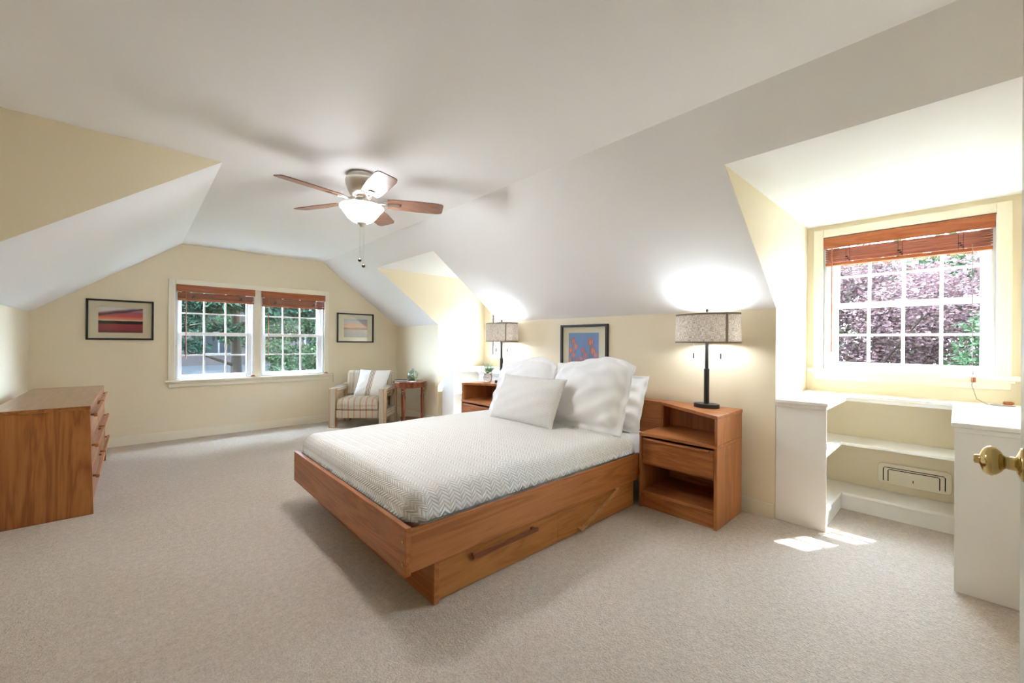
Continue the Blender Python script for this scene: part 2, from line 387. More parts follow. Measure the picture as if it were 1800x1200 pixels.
def blind(side, a0, a1, zt, vh, n_slat, pitch, label, wand_a, wand_z, cord_a, cord_pts=None):
    w = 'blindwood_x' if side == 'far' else 'blindwood_y'
    org = WB(side).P((a0+a1)/2, 0, zt-.2)
    root = thing('wooden_blind', label, 'blind', org)
    WB(side).w(a0, a1, -.030, -.018, zt-vh, zt).build('valance', w, root, bevel=.003, origin=org)
    WB(side).w(a0+.012, a1-.012, -.016, .022, zt-.05, zt-.005).build('head_rail', 'white', root, origin=org)
    z = zt-vh-.012
    for i in range(n_slat):
        tl = .006
        b = WB(side)
        p = [(-.022, z+tl), (.024, z-tl), (.024, z-tl-.003), (-.022, z+tl-.003)]
        if side == 'far': b.prism([(YF+d_, z_) for d_, z_ in p], 'x', a0+.012, a1-.012)
        else: b.prism([(XW+d_, z_) for d_, z_ in p], 'y', a0+.012, a1-.012)
        b.build('slat', w, root, origin=org); z -= pitch
    WB(side).w(a0+.012, a1-.012, -.024, .024, z-.022, z).build('bottom_rail', w, root, bevel=.003, origin=org)
    for k in (.17, .5, .83) if side == 'right' else (.2, .8):
        a = a0+(a1-a0)*k; b = WB(side)
        b.w(a-.012, a-.010, -.027, -.025, z-.01, zt-vh); b.w(a+.010, a+.012, -.027, -.025, z-.01, zt-vh)
        for q in range(3): b.w(a-.014+.006*q, a-.004+.009*q, -.030, -.025, z+.004+.014*q, z+.012+.014*q)
        b.build('ladder_cord', 'dark', root, origin=org)
    B().tube([WB(side).P(wand_a, -.034, zt-vh+.005), WB(side).P(wand_a, -.036, wand_z)], .0045, 8).build('tilt_wand', w, root, origin=org)
    if cord_pts:
        b = B(); b.tube([WB(side).P(*p) for p in cord_pts], .0018, 6); b.build('lift_cord', 'cord', root, True, origin=org)
    return root
bl1 = blind('far', .352, 1.132, 1.79, .083, 5, .013, 'raised wooden blind on the far window next to the sunset picture', .440, .925, 1.03,
      [(1.045, -.034, 1.60), (1.045, -.036, .80), (1.035, -.04, .72), (1.05, -.044, .69), (1.10, -.05, .688), (1.14, -.052, .688), (1.16, -.045, .688)])
bl2 = blind('far', 1.203, 1.99, 1.785, .083, 6, .013, 'raised wooden blind on the far window next to the grey sky picture', 1.282, .925, 1.9,
      [(1.935, -.034, 1.60), (1.94, -.036, .80), (1.965, -.045, .70), (2.00, -.05, .688), (2.05, -.05, .688), (2.092, -.05, .688), (2.097, -.05, .66), (2.098, -.045, .56)])
bl3 = blind('right', -.152, .708, 1.963, .083, 6, .0165, 'raised wooden blind with bright gaps on the window above the kneehole shelves', .655, 1.09, -.05,
      [(-.055, -.034, 1.79), (-.058, -.036, 1.05), (-.06, -.062, .97), (-.055, -.085, .90), (-.075, -.12, .82), (-.12, -.16, .794), (-.17, -.18, .794), (-.215, -.17, .794), (-.225, -.14, .794), (-.19, -.12, .794), (-.13, -.13, .794)])
bl4 = blind('right', -.152+OFF, .708+OFF, 1.963, .083, 6, .0165, 'raised wooden blind in the recess behind the bed', .655+OFF, 1.09, -.05)
for root, side, pt in ((bl1, 'far', (1.11, -.048, .690)), (bl2, 'far', (2.0, -.048, .690)), (bl3, 'right', (-.062, -.064, .935)), (bl3, 'right', (-.20, -.125, .797))):
    b = B(); p = WB(side).P(*pt)
    if pt[2] > .9: b.lathe([(.005, -.018), (.011, -.016), (.011, .014), (.005, .018)], p, 10)
    elif side == 'far': b.prism([(-.03, 0), (.03, 0), (.012, .018), (-.012, .018)], 'y', -.008, .008).xf(Matrix.Translation(p))
    else: b.lathe([(.004, -.022), (.010, -.018), (.011, .012), (.004, .022)], (0, 0, 0), 10).xf(Matrix.Translation((p[0], p[1], p[2]+.011)) @ Matrix.Rotation(PI/2, 4, 'X'))
    b.build('cord_tassel', 'blindwood_x', root, True, origin=root.location)

# ------------------------------------------------------------------ built in shelves
def shelves(label, off, mirror=False):
    org = (3.5, .28+off, 0)
    r = thing('built_in_shelf', label, 'shelf unit', org)
    y1 = .813+off; yn = YB+.003 if not off else D2[0]+.002
    yi, yj = .546+off, .012+off
    fx = 2.83 if not off else XR+.005            # near unit reaches further into the room in the kneehole dormer
    top = [(XR-.018, y1), (XR-.018, yi-.010), (3.745, yi-.010), (3.745, yj+.012), (fx-.015, yj+.012), (fx-.015, yn), (XW-.001, yn), (XW-.001, y1)]
    bld = lambda b, nm, bev=0: b.build(nm, 'shelfpaint', r, bevel=bev, origin=org)
    bld(B().prism(top, 'z', .768, .79), 'countertop', .005)
    mold = [(XR-.008, y1), (XR-.008, yi-.002), (3.755, yi-.002), (3.755, yj+.004), (fx-.006, yj+.004), (fx-.006, yn), (fx+.03, yn), (fx+.03, yj-.02), (3.775, yj-.02), (3.775, yi+.02), (XR+.02, yi+.02), (XR+.02, y1)]
    bld(B().prism(mold, 'z', .745, .768), 'edge_moulding', .003)
    bld(B().box(XR+.001, XR+.02, yi, y1, 0, .745), 'front_panel', .002)
    bld(B().box(fx, fx+.02, yn, yj, 0, .745), 'front_panel', .002)
    bld(B().box(fx+.02, XW-.002, yj-.02, yj, 0, .745), 'side_panel', .002)
    if off: bld(B().box(XR+.02, XW-.002, yi+.15, yi+.168, .12, .745), 'divider')
    for z0, z1, xf_ in ((.450, .470, 3.64), (.098, .118, 3.65)):
        sh = [(XR+.02, y1), (XR+.02, yi+.004), (xf_, yi+.004), (xf_, yj), (XW-.002, yj), (XW-.002, y1)]
        bld(B().prism(sh, 'z', z0, z1), 'shelf', .003)
    bld(B().box(XR+.02, 3.665, yi+.012, yi+.03, 0, .098), 'toe_kick'); bld(B().box(3.665, 3.683, yj, yi+.03, 0, .098), 'toe_kick')
    return r
shelves('cream built in shelves with a kneehole under the window nearest the brass door knob', 0)
shelves('cream built in shelves in the recess behind the round table', OFF)
# floor register on the wall below the window
org = (XW, .208, .24); r = thing('wall_register', 'cream steel wall register with two slots below the kneehole counter', 'vent', org)
def rrect(y0, y1, z0, z1, rad, k=5):
    pts = []
    for cy, cz, a in ((y1-rad, z1-rad, 0), (y0+rad, z1-rad, PI/2), (y0+rad, z0+rad, PI), (y1-rad, z0+rad, 1.5*PI)):
        pts += [(cy+rad*math.cos(a+PI/2*i/k), cz+rad*math.sin(a+PI/2*i/k)) for i in range(k+1)]
    return pts
B().prism(rrect(.027, .390, .168, .313, .025), 'x', XW-.012, XW-.0005).build('plate', 'trim', r, bevel=.003, origin=org)
for ins in (.030, .055):
    p = [(XW-.0125, .027+ins, .19), (XW-.0125, .027+ins, .275-.35*(ins-.03)), (XW-.0125, .035+ins, .285-.5*(ins-.03)), (XW-.0125, .382-ins, .285-.5*(ins-.03)), (XW-.0125, .390-ins, .275-.35*(ins-.03)), (XW-.0125, .390-ins, .19)]
    B().tube(p, .0025, 6).build('slot', 'shadow', r, origin=org)
B().box(XW-.018, XW-.012, .206, .210, .205, .222).build('lever', 'dark', r, origin=org)

# ------------------------------------------------------------------ door with brass knob
org = (.55, YB, 0); r = bpy.data.objects.new('door_1', None); COL.objects.link(r); r.location = org; struct(r, 'open door folded back against the front wall')
B().box(.56, 1.335, -.122, -.086, .012, 2.03).build('leaf', 'doorpaint', r, bevel=.002, origin=org)
for z in (.25, 1.05, 1.8): B().lathe([(.008, -.045), (.008, .045)], (.556, -.104, z), 10).build('hinge', 'brass', r, origin=org)
B().box(1.3345, 1.3365, -.116, -.092, .875, .955).build('latch_plate', 'brass', r, origin=org)
kn = B().lathe([(.031, 0), (.031, .004), (.024, .008), (.013, .012), (.0115, .028), (.014, .031), (.0205, .036), (.0265, .044), (.0285, .052), (.0265, .060), (.020, .067), (.010, .071), (.0085, .0725), (.0085, .079), (.006, .081), (1e-5, .081)], (0, 0, 0), 32)
kn.xf(Matrix.Translation((1.272, -.086, .918)) @ Matrix.Rotation(-PI/2, 4, 'X') @ Matrix.Diagonal((1.04, 1.04, .80, 1))); kn.build('door_knob', 'brass', r, 'all', origin=org)['label'] = 'polished brass door knob'

# ------------------------------------------------------------------ bed
BX0, BX1, BY0, BY1 = .824, 2.95, 1.532, 3.133
org = (1.9, 2.33, 0)
bed = thing('platform_bed', 'teak platform bed with an overhanging frame and drawers below', 'bed', org)
def bp(b, nm, mat, bev=.003, par=bed): return b.build(nm, mat, par, bevel=bev, origin=org)
bp(B().box(BX0, BX0+.026, BY0, BY1, .178, .380), 'footboard', 'teak_y')
bp(B().box(BX0+.026, BX1-.3, BY0+.004, BY0+.028, .186, .366), 'side_rail', 'teak_x')
bp(B().box(BX0+.026, BX1-.3, BY1-.028, BY1-.004, .186, .366), 'side_rail', 'teak_x')
bp(B().box(BX0+.026, BX1-.05, BY0+.03, BY1-.03, .20, .235), 'slat_deck', 'teak_x', 0)
bp(B().box(.966, .992, 1.541, 3.072, 0, .190), 'base_end_panel', 'teak_y')
bp(B().box(.992, 2.60, 3.05, 3.072, 0, .19), 'base_panel', 'teak_x')
bp(B().box(2.58, 2.60, 1.57, 3.05, 0, .19), 'base_panel', 'teak_y')
for x0, x1, hs in ((.994, 1.791, 0), (1.7925, 2.60, 1)):
    d = bp(B().box(x0, x1, 1.553, 1.573, .006, .188), 'drawer', 'teak_gold', .001)
    if hs == 0:
        b = B().box(1.165, 1.60, 1.518, 1.532, .139, .158).box(1.175, 1.195, 1.53, 1.554, .14, .157).box(1.57, 1.59, 1.53, 1.554, .14, .157)
        h_ = bp(b, 'handle', 'handle_dark', .002, d); h_['label'] = 'long wooden bar handle'
    else:
        b = B().box(-.218, .218, -.007, .007, -.009, .009).box(-.215, -.195, .006, .036, -.008, .008).box(.195, .215, .006, .036, -.008, .008)
        b.xf(Matrix.Translation((2.17, 1.522, .105)) @ Matrix.Rotation(-math.radians(20.5), 4, 'Y'))
        h_ = bp(b, 'handle', 'handle_light', .002, d); h_['label'] = 'wooden bar handle hanging askew'
for y, zs in ((BY0+.045, (.225, .318)), (BY1-.045, (.225, .318))):
    for z in zs:
        b = B().lathe([(.0085, 0), (.0085, .003), (.005, .005), (1e-5, .005)], (0, 0, 0), 12).xf(Matrix.Translation((BX0, y-(.022 if y < 2 else -.022), z)) @ Matrix.Rotation(-PI/2, 4, 'Y'))
        b.build('bolt', 'brass', bed, True, origin=org)
hbx0, hbx1 = 2.95, 3.085
bp(B().box(hbx0, hbx0+.022, 1.527, 3.138, .16, .684), 'headboard_panel', 'teak_y')
bp(B().box(hbx0-.002, hbx1, 1.527, 3.138, .684, .703), 'headboard_cap', 'teak_y')

# mattress
def rounded_pad(name, x0, x1, y0, y1, z0, z1, rad, cr, mat, nx=70, ny=60, crown=.0, hem=0, uv=True, wave=0.0):
    vs, fs, uvs = [], [], []
    def par(i, n): # denser near the ends
        t = i/n; return .5-.5*math.cos(PI*t) if False else (t + .55*(-math.sin(2*PI*t)/(2*PI)))
    rnd = random.Random(3)
    w, l = (x1-x0)/2, (y1-y0)/2; cx, cy = (x0+x1)/2, (y0+y1)/2
    for i in range(nx+1):
        for j in range(ny+1):
            px, py = (par(i, nx)*2-1)*w, (par(j, ny)*2-1)*l
            qx, qy = abs(px)-(w-cr), abs(py)-(l-cr)
            if qx > 0 and qy > 0:
                dd = math.hypot(qx, qy)
                s_ = max(qx, qy)/dd if dd > 1e-9 else 1
                px = math.copysign(w-cr+qx*s_, px); py = math.copysign(l-cr+qy*s_, py); sd_ = cr-max(qx, qy)
            else: sd_ = min(w-abs(px), l-abs(py))
            tt = min(max(sd_/rad, 0), 1); prof = math.sqrt(max(0, 1-(1-tt)**2))
            u, v = px/w, py/l
            z = z0+(z1-z0)*prof+crown*(1-u*u)*(1-v*v)*prof
            if wave: z += wave*(math.sin(px*7+1.3*math.sin(py*5))*math.cos(py*6+.7)*.5+.35*math.sin(px*15+py*11))*prof
            vs.append((cx+px, cy+py, z)); dz_ = z1-z; uvs.append((cx+px+(math.copysign(dz_, px) if abs(px) > w-rad and dz_ > 0 else 0), cy+py+(math.copysign(dz_, py) if abs(py) > l-rad and dz_ > 0 else 0)))
    N = (nx+1)*(ny+1)
    for i in range(nx):
        for j in range(ny):
            a = i*(ny+1)+j; fs.append((a, a+ny+1, a+ny+2, a+1))
    # skirt
    per = [i*(ny+1) for i in range(nx+1)]+[nx*(ny+1)+j for j in range(1, ny+1)]+[i*(ny+1)+ny for i in range(nx-1, -1, -1)]+[j for j in range(ny-1, 0, -1)]
    base = len(vs)
    for k in per:
        x, y, z = vs[k]; dz = hem*(1+.35*math.sin(k*.37)+.3*math.sin(x*19+y*23))
        vs.append((x, y, z-dz)); uvs.append((x, y))
    n = len(per)
    for k in range(n): fs.append((per[k], per[(k+1) % n], base+(k+1) % n, base+k))
    fs.append(tuple(base+k for k in range(n)))
    return vs, fs, uvs
def pad(name, label, cat, mat, *a, **k):
    v, f, uv = rounded_pad(name, *a, mat, **k); c = Vector(((a[0]+a[1])/2, (a[2]+a[3])/2, 0))
    o = mesh_obj(name, [tuple(Vector(p)-c) for p in v], f, mat, uvs=uv); o.location = c; tag(o, label, cat); return o
pad('mattress', 'white sheeted mattress lying in the teak bed frame', 'mattress', 'sheet', .868, 2.93, 1.572, 3.093, .34, .475, .07, .08, nx=40, ny=30, hem=.10)
pad('coverlet', 'ivory quilted coverlet with a chevron pattern spread over the mattress', 'coverlet', 'coverlet', .853, 2.66, 1.541, 3.120, .380, .502, .085, .085, nx=150, ny=120, crown=.026, hem=.011, wave=.0035)

# pillows
def pillow(name, label, w, h, th, mat, center, xdir, up, flange=0, pinch=.05, power=2.6, seed=0, wr=.006, n=40, uvscale=None, cat='pillow', sag=0):
    rnd = random.Random(seed); ph = [rnd.uniform(0, 6.28) for _ in range(8)]
    vs, fs, uvs = [], [], []
    xd = Vector(xdir).normalized(); ud = Vector(up).normalized(); nd = xd.cross(ud).normalized()
    fw = 1-2*flange/w; fh = 1-2*flange/h
    for side in (1, -1):
        for i in range(n+1):
            for j in range(n+1):
                u = -1+2*i/n; v = -1+2*j/n
                uu, vv = min(1, abs(u)/fw), min(1, abs(v)/fh)
                t = max(0, (1-uu**power)*(1-vv**power))**.55
                x = u*w/2*(1-pinch*(1-v*v)); y = v*h/2*(1-pinch*(1-u*u))
                k = wr*(math.sin(9*u+5*v*v+ph[0])*math.sin(7*v+ph[1])+.6*math.sin(16*u*v+ph[2])+.5*math.sin(13*v-8*u+ph[3]))
                edge = 1-t
                rip = flange*.22*math.sin(u*14+ph[4]+v*3)*math.sin(v*11+ph[5])*(1 if flange else 0)*edge
                z = side*(th/2*t+k*min(1, t*1.6))+rip+(.002*side)
                z += sag*(1-u*u)*max(0, v)*.0
                y -= sag*(u*u)*(.5+.5*v)*1.0 - sag*.4*math.sin(3*u+ph[6])*(.5+.5*v)
                vs.append(tuple(xd*x+ud*y+nd*z))
                uvs.append((x, y) if uvscale is None else ((u+1)/2, (v+1)/2))
    N = (n+1)**2
    for s_ in (0, 1):
        for i in range(n):
            for j in range(n):
                a = s_*N+i*(n+1)+j; q = (a, a+n+1, a+n+2, a+1); fs.append(q if s_ == 0 else q[::-1])
    per = [i*(n+1) for i in range(n+1)]+[n*(n+1)+j for j in range(1, n+1)]+[i*(n+1)+n for i in range(n-1, -1, -1)]+[j for j in range(n-1, 0, -1)]
    for k in range(len(per)):
        a, b2 = per[k], per[(k+1) % len(per)]; fs.append((b2, a, a+N, b2+N))
    o = mesh_obj(name, vs, fs, mat, uvs=uvs); o.location = center; return tag(o, label, cat)
def lean(deg): a = math.radians(deg); return (math.sin(a), 0, math.cos(a))
pillow('pillow', 'plump white pillow tucked between the square sham and the headboard', .68, .44, .20, 'sheet', (2.795, 1.925, .690), (0, -1, 0), lean(20), 0.03, .02, seed=2, wr=.014, power=3.2)
pillow('pillow', 'plump white pillow hidden behind the flatter sham on the far side of the bed', .68, .44, .20, 'sheet', (2.795, 2.72, .690), (0, -1, 0), lean(20), 0.03, .02, seed=5, wr=.014, power=3.2)
pillow('pillow_sham', 'big square white linen sham with a flange standing beside the nightstand with the open shelves', .72, .57, .19, 'sham', (2.560, 1.925, .766), (0, -1, 0), lean(21), .05, .02, seed=3, wr=.010, sag=.055, power=3.4)
pillow('pillow_sham', 'flatter white linen sham partly covered by the quilted cushion', .70, .55, .19, 'sham', (2.565, 2.655, .752), (0, -1, .0), lean(22), .05, .02, seed=8, wr=.010, sag=.07, power=3.4)
pillow('quilted_cushion', 'ivory oblong quilted cushion leaning on the white shams', .70, .40, .15, 'lumbar', (2.315, 2.345, .690), (0, -1, 0), lean(26), 0, .045, seed=4, wr=.003)

# ------------------------------------------------------------------ nightstands
def nightstand(label, flip, yc):
    org = (2.84, yc, 0); s = -1 if flip else 1
    r = thing('nightstand', label, 'nightstand', org)
    # local y: 0 centre, + toward the bed
    w = .263
    def bb(x0, x1, y0, y1, z0, z1):
        y0, y1 = sorted((s*y0, s*y1)); return B().box(x0, x1, y0+yc, y1+yc, z0, z1)
    def ad(b, nm, mat, bev=.0025, par=r): return b.build(nm, mat, par, bevel=bev, origin=org)
    FX, BXk = 2.628, 3.05
    ad(bb(FX, BXk, -w, -w+.020, 0, .500), 'side_panel', 'teak_z'); ad(bb(FX, BXk, w-.020, w, 0, .500), 'side_panel', 'teak_z')
    ad(bb(FX-.002, BXk, -w-.001, w+.001, .500, .521), 'lower_top', 'teak_y')
    ad(bb(FX+.002, BXk-.01, -w+.02, w-.02, .098, .120), 'shelf', 'teak_y'); ad(bb(FX+.018, FX+.036, -w+.02, w-.02, 0, .098), 'plinth', 'teak_y')
    ad(bb(BXk-.012, BXk-.004, -w+.02, w-.02, .06, .50), 'back_panel', 'teak_y'); ad(bb(FX+.02, BXk-.012, -w+.02, w-.02, .300, .312), 'drawer_bottom', 'teak_y')
    d = ad(bb(FX+.004, FX+.022, -w+.0225, w-.0225, .314, .484), 'drawer', 'teak_y')
    ad(bb(FX-.010, FX+.004, -w+.045, w-.030, .470, .484), 'handle', 'teak_y', .003, d)
    # hutch with a slanting front
    xl_, xr_ = 2.945, FX+.004
    def pz(pts, z0, z1): return B().prism([(x, s*y+yc) for x, y in pts], 'z', z0, z1)
    ad(pz([(xr_-.004, -w-.001), (BXk+.01, -w-.001), (BXk+.03, w), (xl_, w)], .680, .703), 'hutch_top', 'teak_y')
    ad(pz([(xr_, -w), (BXk, -w), (BXk, -w+.022), (xr_+.012, -w+.022)], .521, .680), 'hutch_side', 'teak_z')
    ad(pz([(xl_-.0, w), (BXk, w), (BXk, w-.022), (xl_-.014, w-.022)], .521, .680), 'hutch_side', 'teak_z')
    ad(bb(BXk-.012, BXk-.002, -w+.02, w-.02, .521, .680), 'hutch_back', 'teak_z')
    return r
nightstand('teak nightstand with a slanted open compartment, next to the built in shelves with the kneehole', False, 1.261)
nightstand('teak nightstand with a slanted open compartment, holding the alarm clock and the grass plant', True, 3.405)

# ------------------------------------------------------------------ table lamps
def oval(b, prof, c, a, bb_, seg=48): return b.lathe(prof, c, seg, a, bb_)
def lamp(x, y, label, power):
    z0 = .704; r = thing('table_lamp', label, 'lamp', (x, y, z0), 0, None)
    B().lathe([(1, 0), (1, .024), (.96, .027), (1e-5, .027)], (0, 0, 0), 40, .060, .085).build('base', 'dark', r, True)
    B().lathe([(.0175, .027), (.0175, .268), (.014, .270)], (0, 0, 0), 20).build('lower_pole', 'dark', r, True)
    B().lathe([(.0115, .27), (.0115, .46)], (0, 0, 0), 16).build('upper_pole', 'dark', r, True)
    B().lathe([(.003, .45), (.003, .665), (.008, .668), (.009, .675), (.007, .685), (1e-5, .687)], (0, 0, 0), 12).build('finial', 'dark', r, True)
    # shade: open oval drum
    sa, sb, zb, zt, seg = .135, .218, .447, .652, 96
    vs, uvs, fs = [], [], []
    per = 2*PI*.18
    for i in range(seg+1):
        an = 2*PI*i/seg; cx, cy = math.cos(an), math.sin(an)
        e = 1.0; px = sa*math.copysign(abs(cx)**e, cx); py = sb*math.copysign(abs(cy)**e, cy)
        for z, k in ((zb, 1.0), (zt, .985)): vs.append((px*k, py*k, z)); uvs.append((i/seg*per, z))
    for i in range(seg): fs.append((2*i, 2*i+2, 2*i+3, 2*i+1))
    sh = mesh_obj('lamp_shade', vs, fs, 'burlap', r, uvs=uvs); sh['label'] = 'oval burlap shade'
    for z, k, nm in ((zb, 1.0, 'trim_band'), (zt-.012, .986, 'trim_band')):
        v2, f2 = [], []
        for i in range(seg+1):
            px, py, _ = vs[2*i]
            for rr, zz in ((1.006*k, z), (1.006*k, z+.012), (.992*k, z+.012), (.992*k, z)): v2.append((px*rr, py*rr, zz))
        for i in range(seg):
            for q in range(4): f2.append((4*i+q, 4*i+4+q, 4*i+4+(q+1) % 4, 4*i+(q+1) % 4))
        mesh_obj(nm, v2, f2, 'burlap_trim', sh)
    px, py, _ = vs[2*int(seg*.64)]
    B().box(px*1.004-.003, px*1.004+.003, py*1.004-.008, py*1.004+.008, zb, zt).build('seam_band', 'burlap_trim', sh)
    B().box(-sa*.97, sa*.97, -.003, .003, zt-.012, zt-.006).box(-.003, .003, -sb*.97, sb*.97, zt-.012, zt-.006).build('spider', 'dark', r)
    for q in (-1, 1):
        B().tube([(0, q*.02, .47), (0, q*.09, .475)], .009, 10).build('socket', 'dark', r, True)
        B().ball((0, q*.118, .495), .028, 16, 10).build('bulb', 'bulb', r, 'all')
        B().tube([(0, q*.092, .465), (0, q*.092, .375)], .0011, 5).build('pull_chain', 'nickel', r)
        B().lathe([(.0048, .340), (.0048, .375), (.002, .378)], (0, q*.092, 0), 8).build('pull_weight', 'dark', r, True)
        ld = bpy.data.lights.new('bulb_light', 'POINT'); ld.energy = power; ld.color = (.76, .88, 1); ld.shadow_soft_size = .07
        lo = bpy.data.objects.new('bulb_light', ld); COL.objects.link(lo); lo.parent = r; lo.location = (0, q*.118, .555)
lamp(2.945, 1.192, 'table lamp with an oval burlap shade on the nightstand next to the kneehole shelves', 0.45)
lamp(2.945, 3.372, 'table lamp with an oval burlap shade beside the alarm clock and grass plant', 0.45)

# ------------------------------------------------------------------ alarm clock and grass plant
cx_, cy_ = 2.83, 3.468; z0 = .7035
r = thing('alarm_clock', 'small chrome twin bell alarm clock on the nightstand', 'clock', (cx_, cy_, z0), 0)
face = math.atan2(-cy_, -cx_)
RM = Matrix.Rotation(face, 4, 'Z') @ Matrix.Rotation(PI/2, 4, 'Y')
up = Matrix.Translation((0, 0, .055)) @ RM
B().lathe([(.040, -.03), (.046, -.024), (.046, .012), (.042, .016), (.039, .013), (.039, .010)], (0, 0, 0), 32).xf(up).build('case', 'chrome', r, True)
B().lathe([(.0395, .009), (.0395, .0105), (1e-5, .0105)], (0, 0, 0), 32).xf(up).build('dial', 'white', r)
b = B()
for k in range(12):
    a = k*PI/6; q = B
    b.tube([(.033*math.cos(a), .033*math.sin(a), .0112), (.029*math.cos(a), .029*math.sin(a), .0112)], .0011, 5)
b.xf(up).build('hour_marks', 'black', r)
for a, l_, nm in ((2.1, .020, 'hour_hand'), (-1.9, .029, 'minute_hand')):
    B().tube([(0, 0, .012), (l_*math.cos(a), l_*math.sin(a), .012)], .0015, 5).xf(up).build(nm, 'black', r)
side = Vector((-math.sin(face), math.cos(face), 0))
for q in (-1, 1):
    B().ball((0, 0, 0), .019, 14, 8, .7).xf(Matrix.Translation(tuple(side*q*.026)[:2]+(.103,)) @ Matrix.Rotation(.5*q, 4, Vector((math.cos(face), math.sin(face), 0)))).build('bell', 'chrome', r, 'all')
    B().tube([side*q*.022+Vector((0, 0, .022)), side*q*.034+Vector((0, 0, 0.003))], .005, 8).build('foot', 'chrome', r)
B().tube([side*.02+Vector((0, 0, .118)), Vector((0, 0, .128)), side*-.02+Vector((0, 0, .118))], .0025, 6).build('carry_handle', 'chrome', r)
M['grass'] = new_mat('green_grass_blades', (.10, .26, .09), .6); n = NT(M['grass'])
n.color(n.mix(n.noise(n.coord(), 60, 2), (.05, .15, .05), (.22, .42, .18)))
r = thing('potted_grass', 'small tuft of green grass in a wooden pot behind the alarm clock', 'plant', (2.93, 3.575, z0))
B().lathe([(.036, 0), (.044, .075), (.040, .075), (.038, .066), (1e-5, .066)], (0, 0, 0), 20).build('pot', 'pot', r, True)
vs, fs = [], []
for k in range(170):
    a = random.uniform(0, 2*PI); rr = .032*math.sqrt(random.random()); l_ = random.uniform(.10, .165); ln = random.uniform(.0, .095)
    p = Vector((rr*math.cos(a), rr*math.sin(a), .062)); a2 = a+random.uniform(-.6, .6); dr = Vector((math.cos(a2), math.sin(a2), 0)); sd_ = Vector((-dr.y, dr.x, 0))*.0028
    q = len(vs)
    for t_ in (0, .5, 1):
        c_ = p+Vector((0, 0, l_*t_*(1-.1*t_)))+dr*ln*t_*t_; w_ = 1-t_*.85
        vs += [tuple(c_-sd_*w_), tuple(c_+sd_*w_)]
    fs += [(q, q+1, q+3, q+2), (q+2, q+3, q+5, q+4)]
g = mesh_obj('grass_tuft', vs, fs, 'grass', r); g['kind'] = 'stuff'

# ------------------------------------------------------------------ ceiling fan
FC = Vector((1.12, 2.72, ZC))
fan = thing('ceiling_fan', 'brushed nickel ceiling fan with five brown blades and a lit frosted bowl', 'ceiling fan', FC)
B().lathe([(.088, 0), (.088, -.012), (.096, -.016), (.100, -.030), (.104, -.034), (.106, -.050), (.102, -.075), (.090, -.108), (.078, -.132), (.062, -.150), (.048, -.158), (1e-5, -.158)], (0, 0, 0), 40).build('motor_housing', 'nickel', fan, True)
B().lathe([(.040, -.155), (.040, -.205), (.060, -.210), (.112, -.216), (.112, -.222), (.02, -.226)], (0, 0, 0), 32).build('switch_housing', 'nickel', fan, True)  # wide lower pan added to hold back upward light from the bowl
B().lathe([(.138, -.214), (.142, -.219), (.139, -.226), (.128, -.234), (.112, -.258), (.090, -.288), (.062, -.311), (.034, -.322), (.010, -.326)], (0, 0, 0), 48).build('glass_bowl', 'bowl', fan, 'all')['label'] = 'lit frosted glass bowl'
B().lathe([(.034, -.318), (.030, -.326), (.018, -.332), (.014, -.342), (.006, -.350), (1e-5, -.350)], (0, 0, 0), 20).build('finial', 'nickel', fan, True)
for k in range(5):
    a = math.radians(46.5+72*k); rot = Matrix.Rotation(a, 4, 'Z'); tilt = Matrix.Rotation(math.radians(-13), 4, 'X')
    p = [(.165, -.052), (.20, -.060), (.36, -.068), (.50, -.066), (.53, -.058), (.54, -.045), (.54, .045), (.53, .058), (.50, .066), (.36, .068), (.20, .060), (.165, .052)]
    bl = B().prism(p, 'z', -.003, .003).xf(Matrix.Translation((0, 0, -.178)) @ rot @ tilt).build('blade', 'blade', fan)
    b = B(); b.tube([(.055, 0, .012), (.095, 0, -.006), (.135, 0, .0), (.175, 0, -.007)], .009, 8); b.prism([(.15, -.014), (.23, -.020), (.245, -.012), (.245, .012), (.23, .020), (.15, .014)], 'z', -.010, -.004)
    b.xf(Matrix.Translation((0, 0, -.178)) @ rot @ tilt).build('blade_iron', 'nickel', bl, True)
for x, y, zz in ((-.010, .004, -.565), (.012, -.004, -.602)):
    b = B(); b.tube([(x, y, -.335), (x, y, zz)], .0012, 5); b.build('pull_chain', 'nickel', fan)
    B().ball((x, y, zz-.008), .0115, 12, 8).build('chain_knob', 'dark', fan, 'all')
# ------------------------------------------------------------------ dresser
org = (-.42, 4.665, 0); DY0, DY1, DXB = 3.85, 5.482, -.645
dr_ = thing('dresser', 'teak dresser with six drawers against the left wall', 'dresser', org)
fb, ft = -.192, -.212       # the front leans back a little towards the top
def da(b, nm, mat, bev=.0025, par=dr_): return b.build(nm, mat, par, bevel=bev, origin=org)
def fxz(z): return fb+(ft-fb)*z/.69
for y0, y1 in ((DY0, DY0+.022), (DY1-.022, DY1)): da(B().prism([(DXB, 0), (fb, 0), (ft, .688), (DXB, .688)], 'y', y0, y1), 'side_panel', 'walnut_z')
tp_ = da(B().box(DXB-.002, ft+.003, DY0-.003, DY1+.003, .688, .7115), 'top', 'walnut_y')
da(B().box(DXB, ft+.001, DY0-.001, DY1+.001, .7115, .713), 'top_sheen_sheet', 'dresser_sheen', 0, tp_)  # thin sheet carrying the painted reflection over the teak top
da(B().box(DXB, DXB+.01, DY0+.02, DY1-.02, .03, .69), 'back_panel', 'walnut_y')
da(B().box(fb-.05, fb-.03, DY0+.02, DY1-.02, 0, .065), 'plinth', 'walnut_y')
ym = (DY0+DY1)/2
da(B().prism([(DXB+.01, .05), (fxz(.05)-.004, .05), (fxz(.69)-.004, .688), (DXB+.01, .688)], 'y', ym-.009, ym+.009), 'divider', 'walnut_z')
zr_ = [.070, .275, .480, .684]
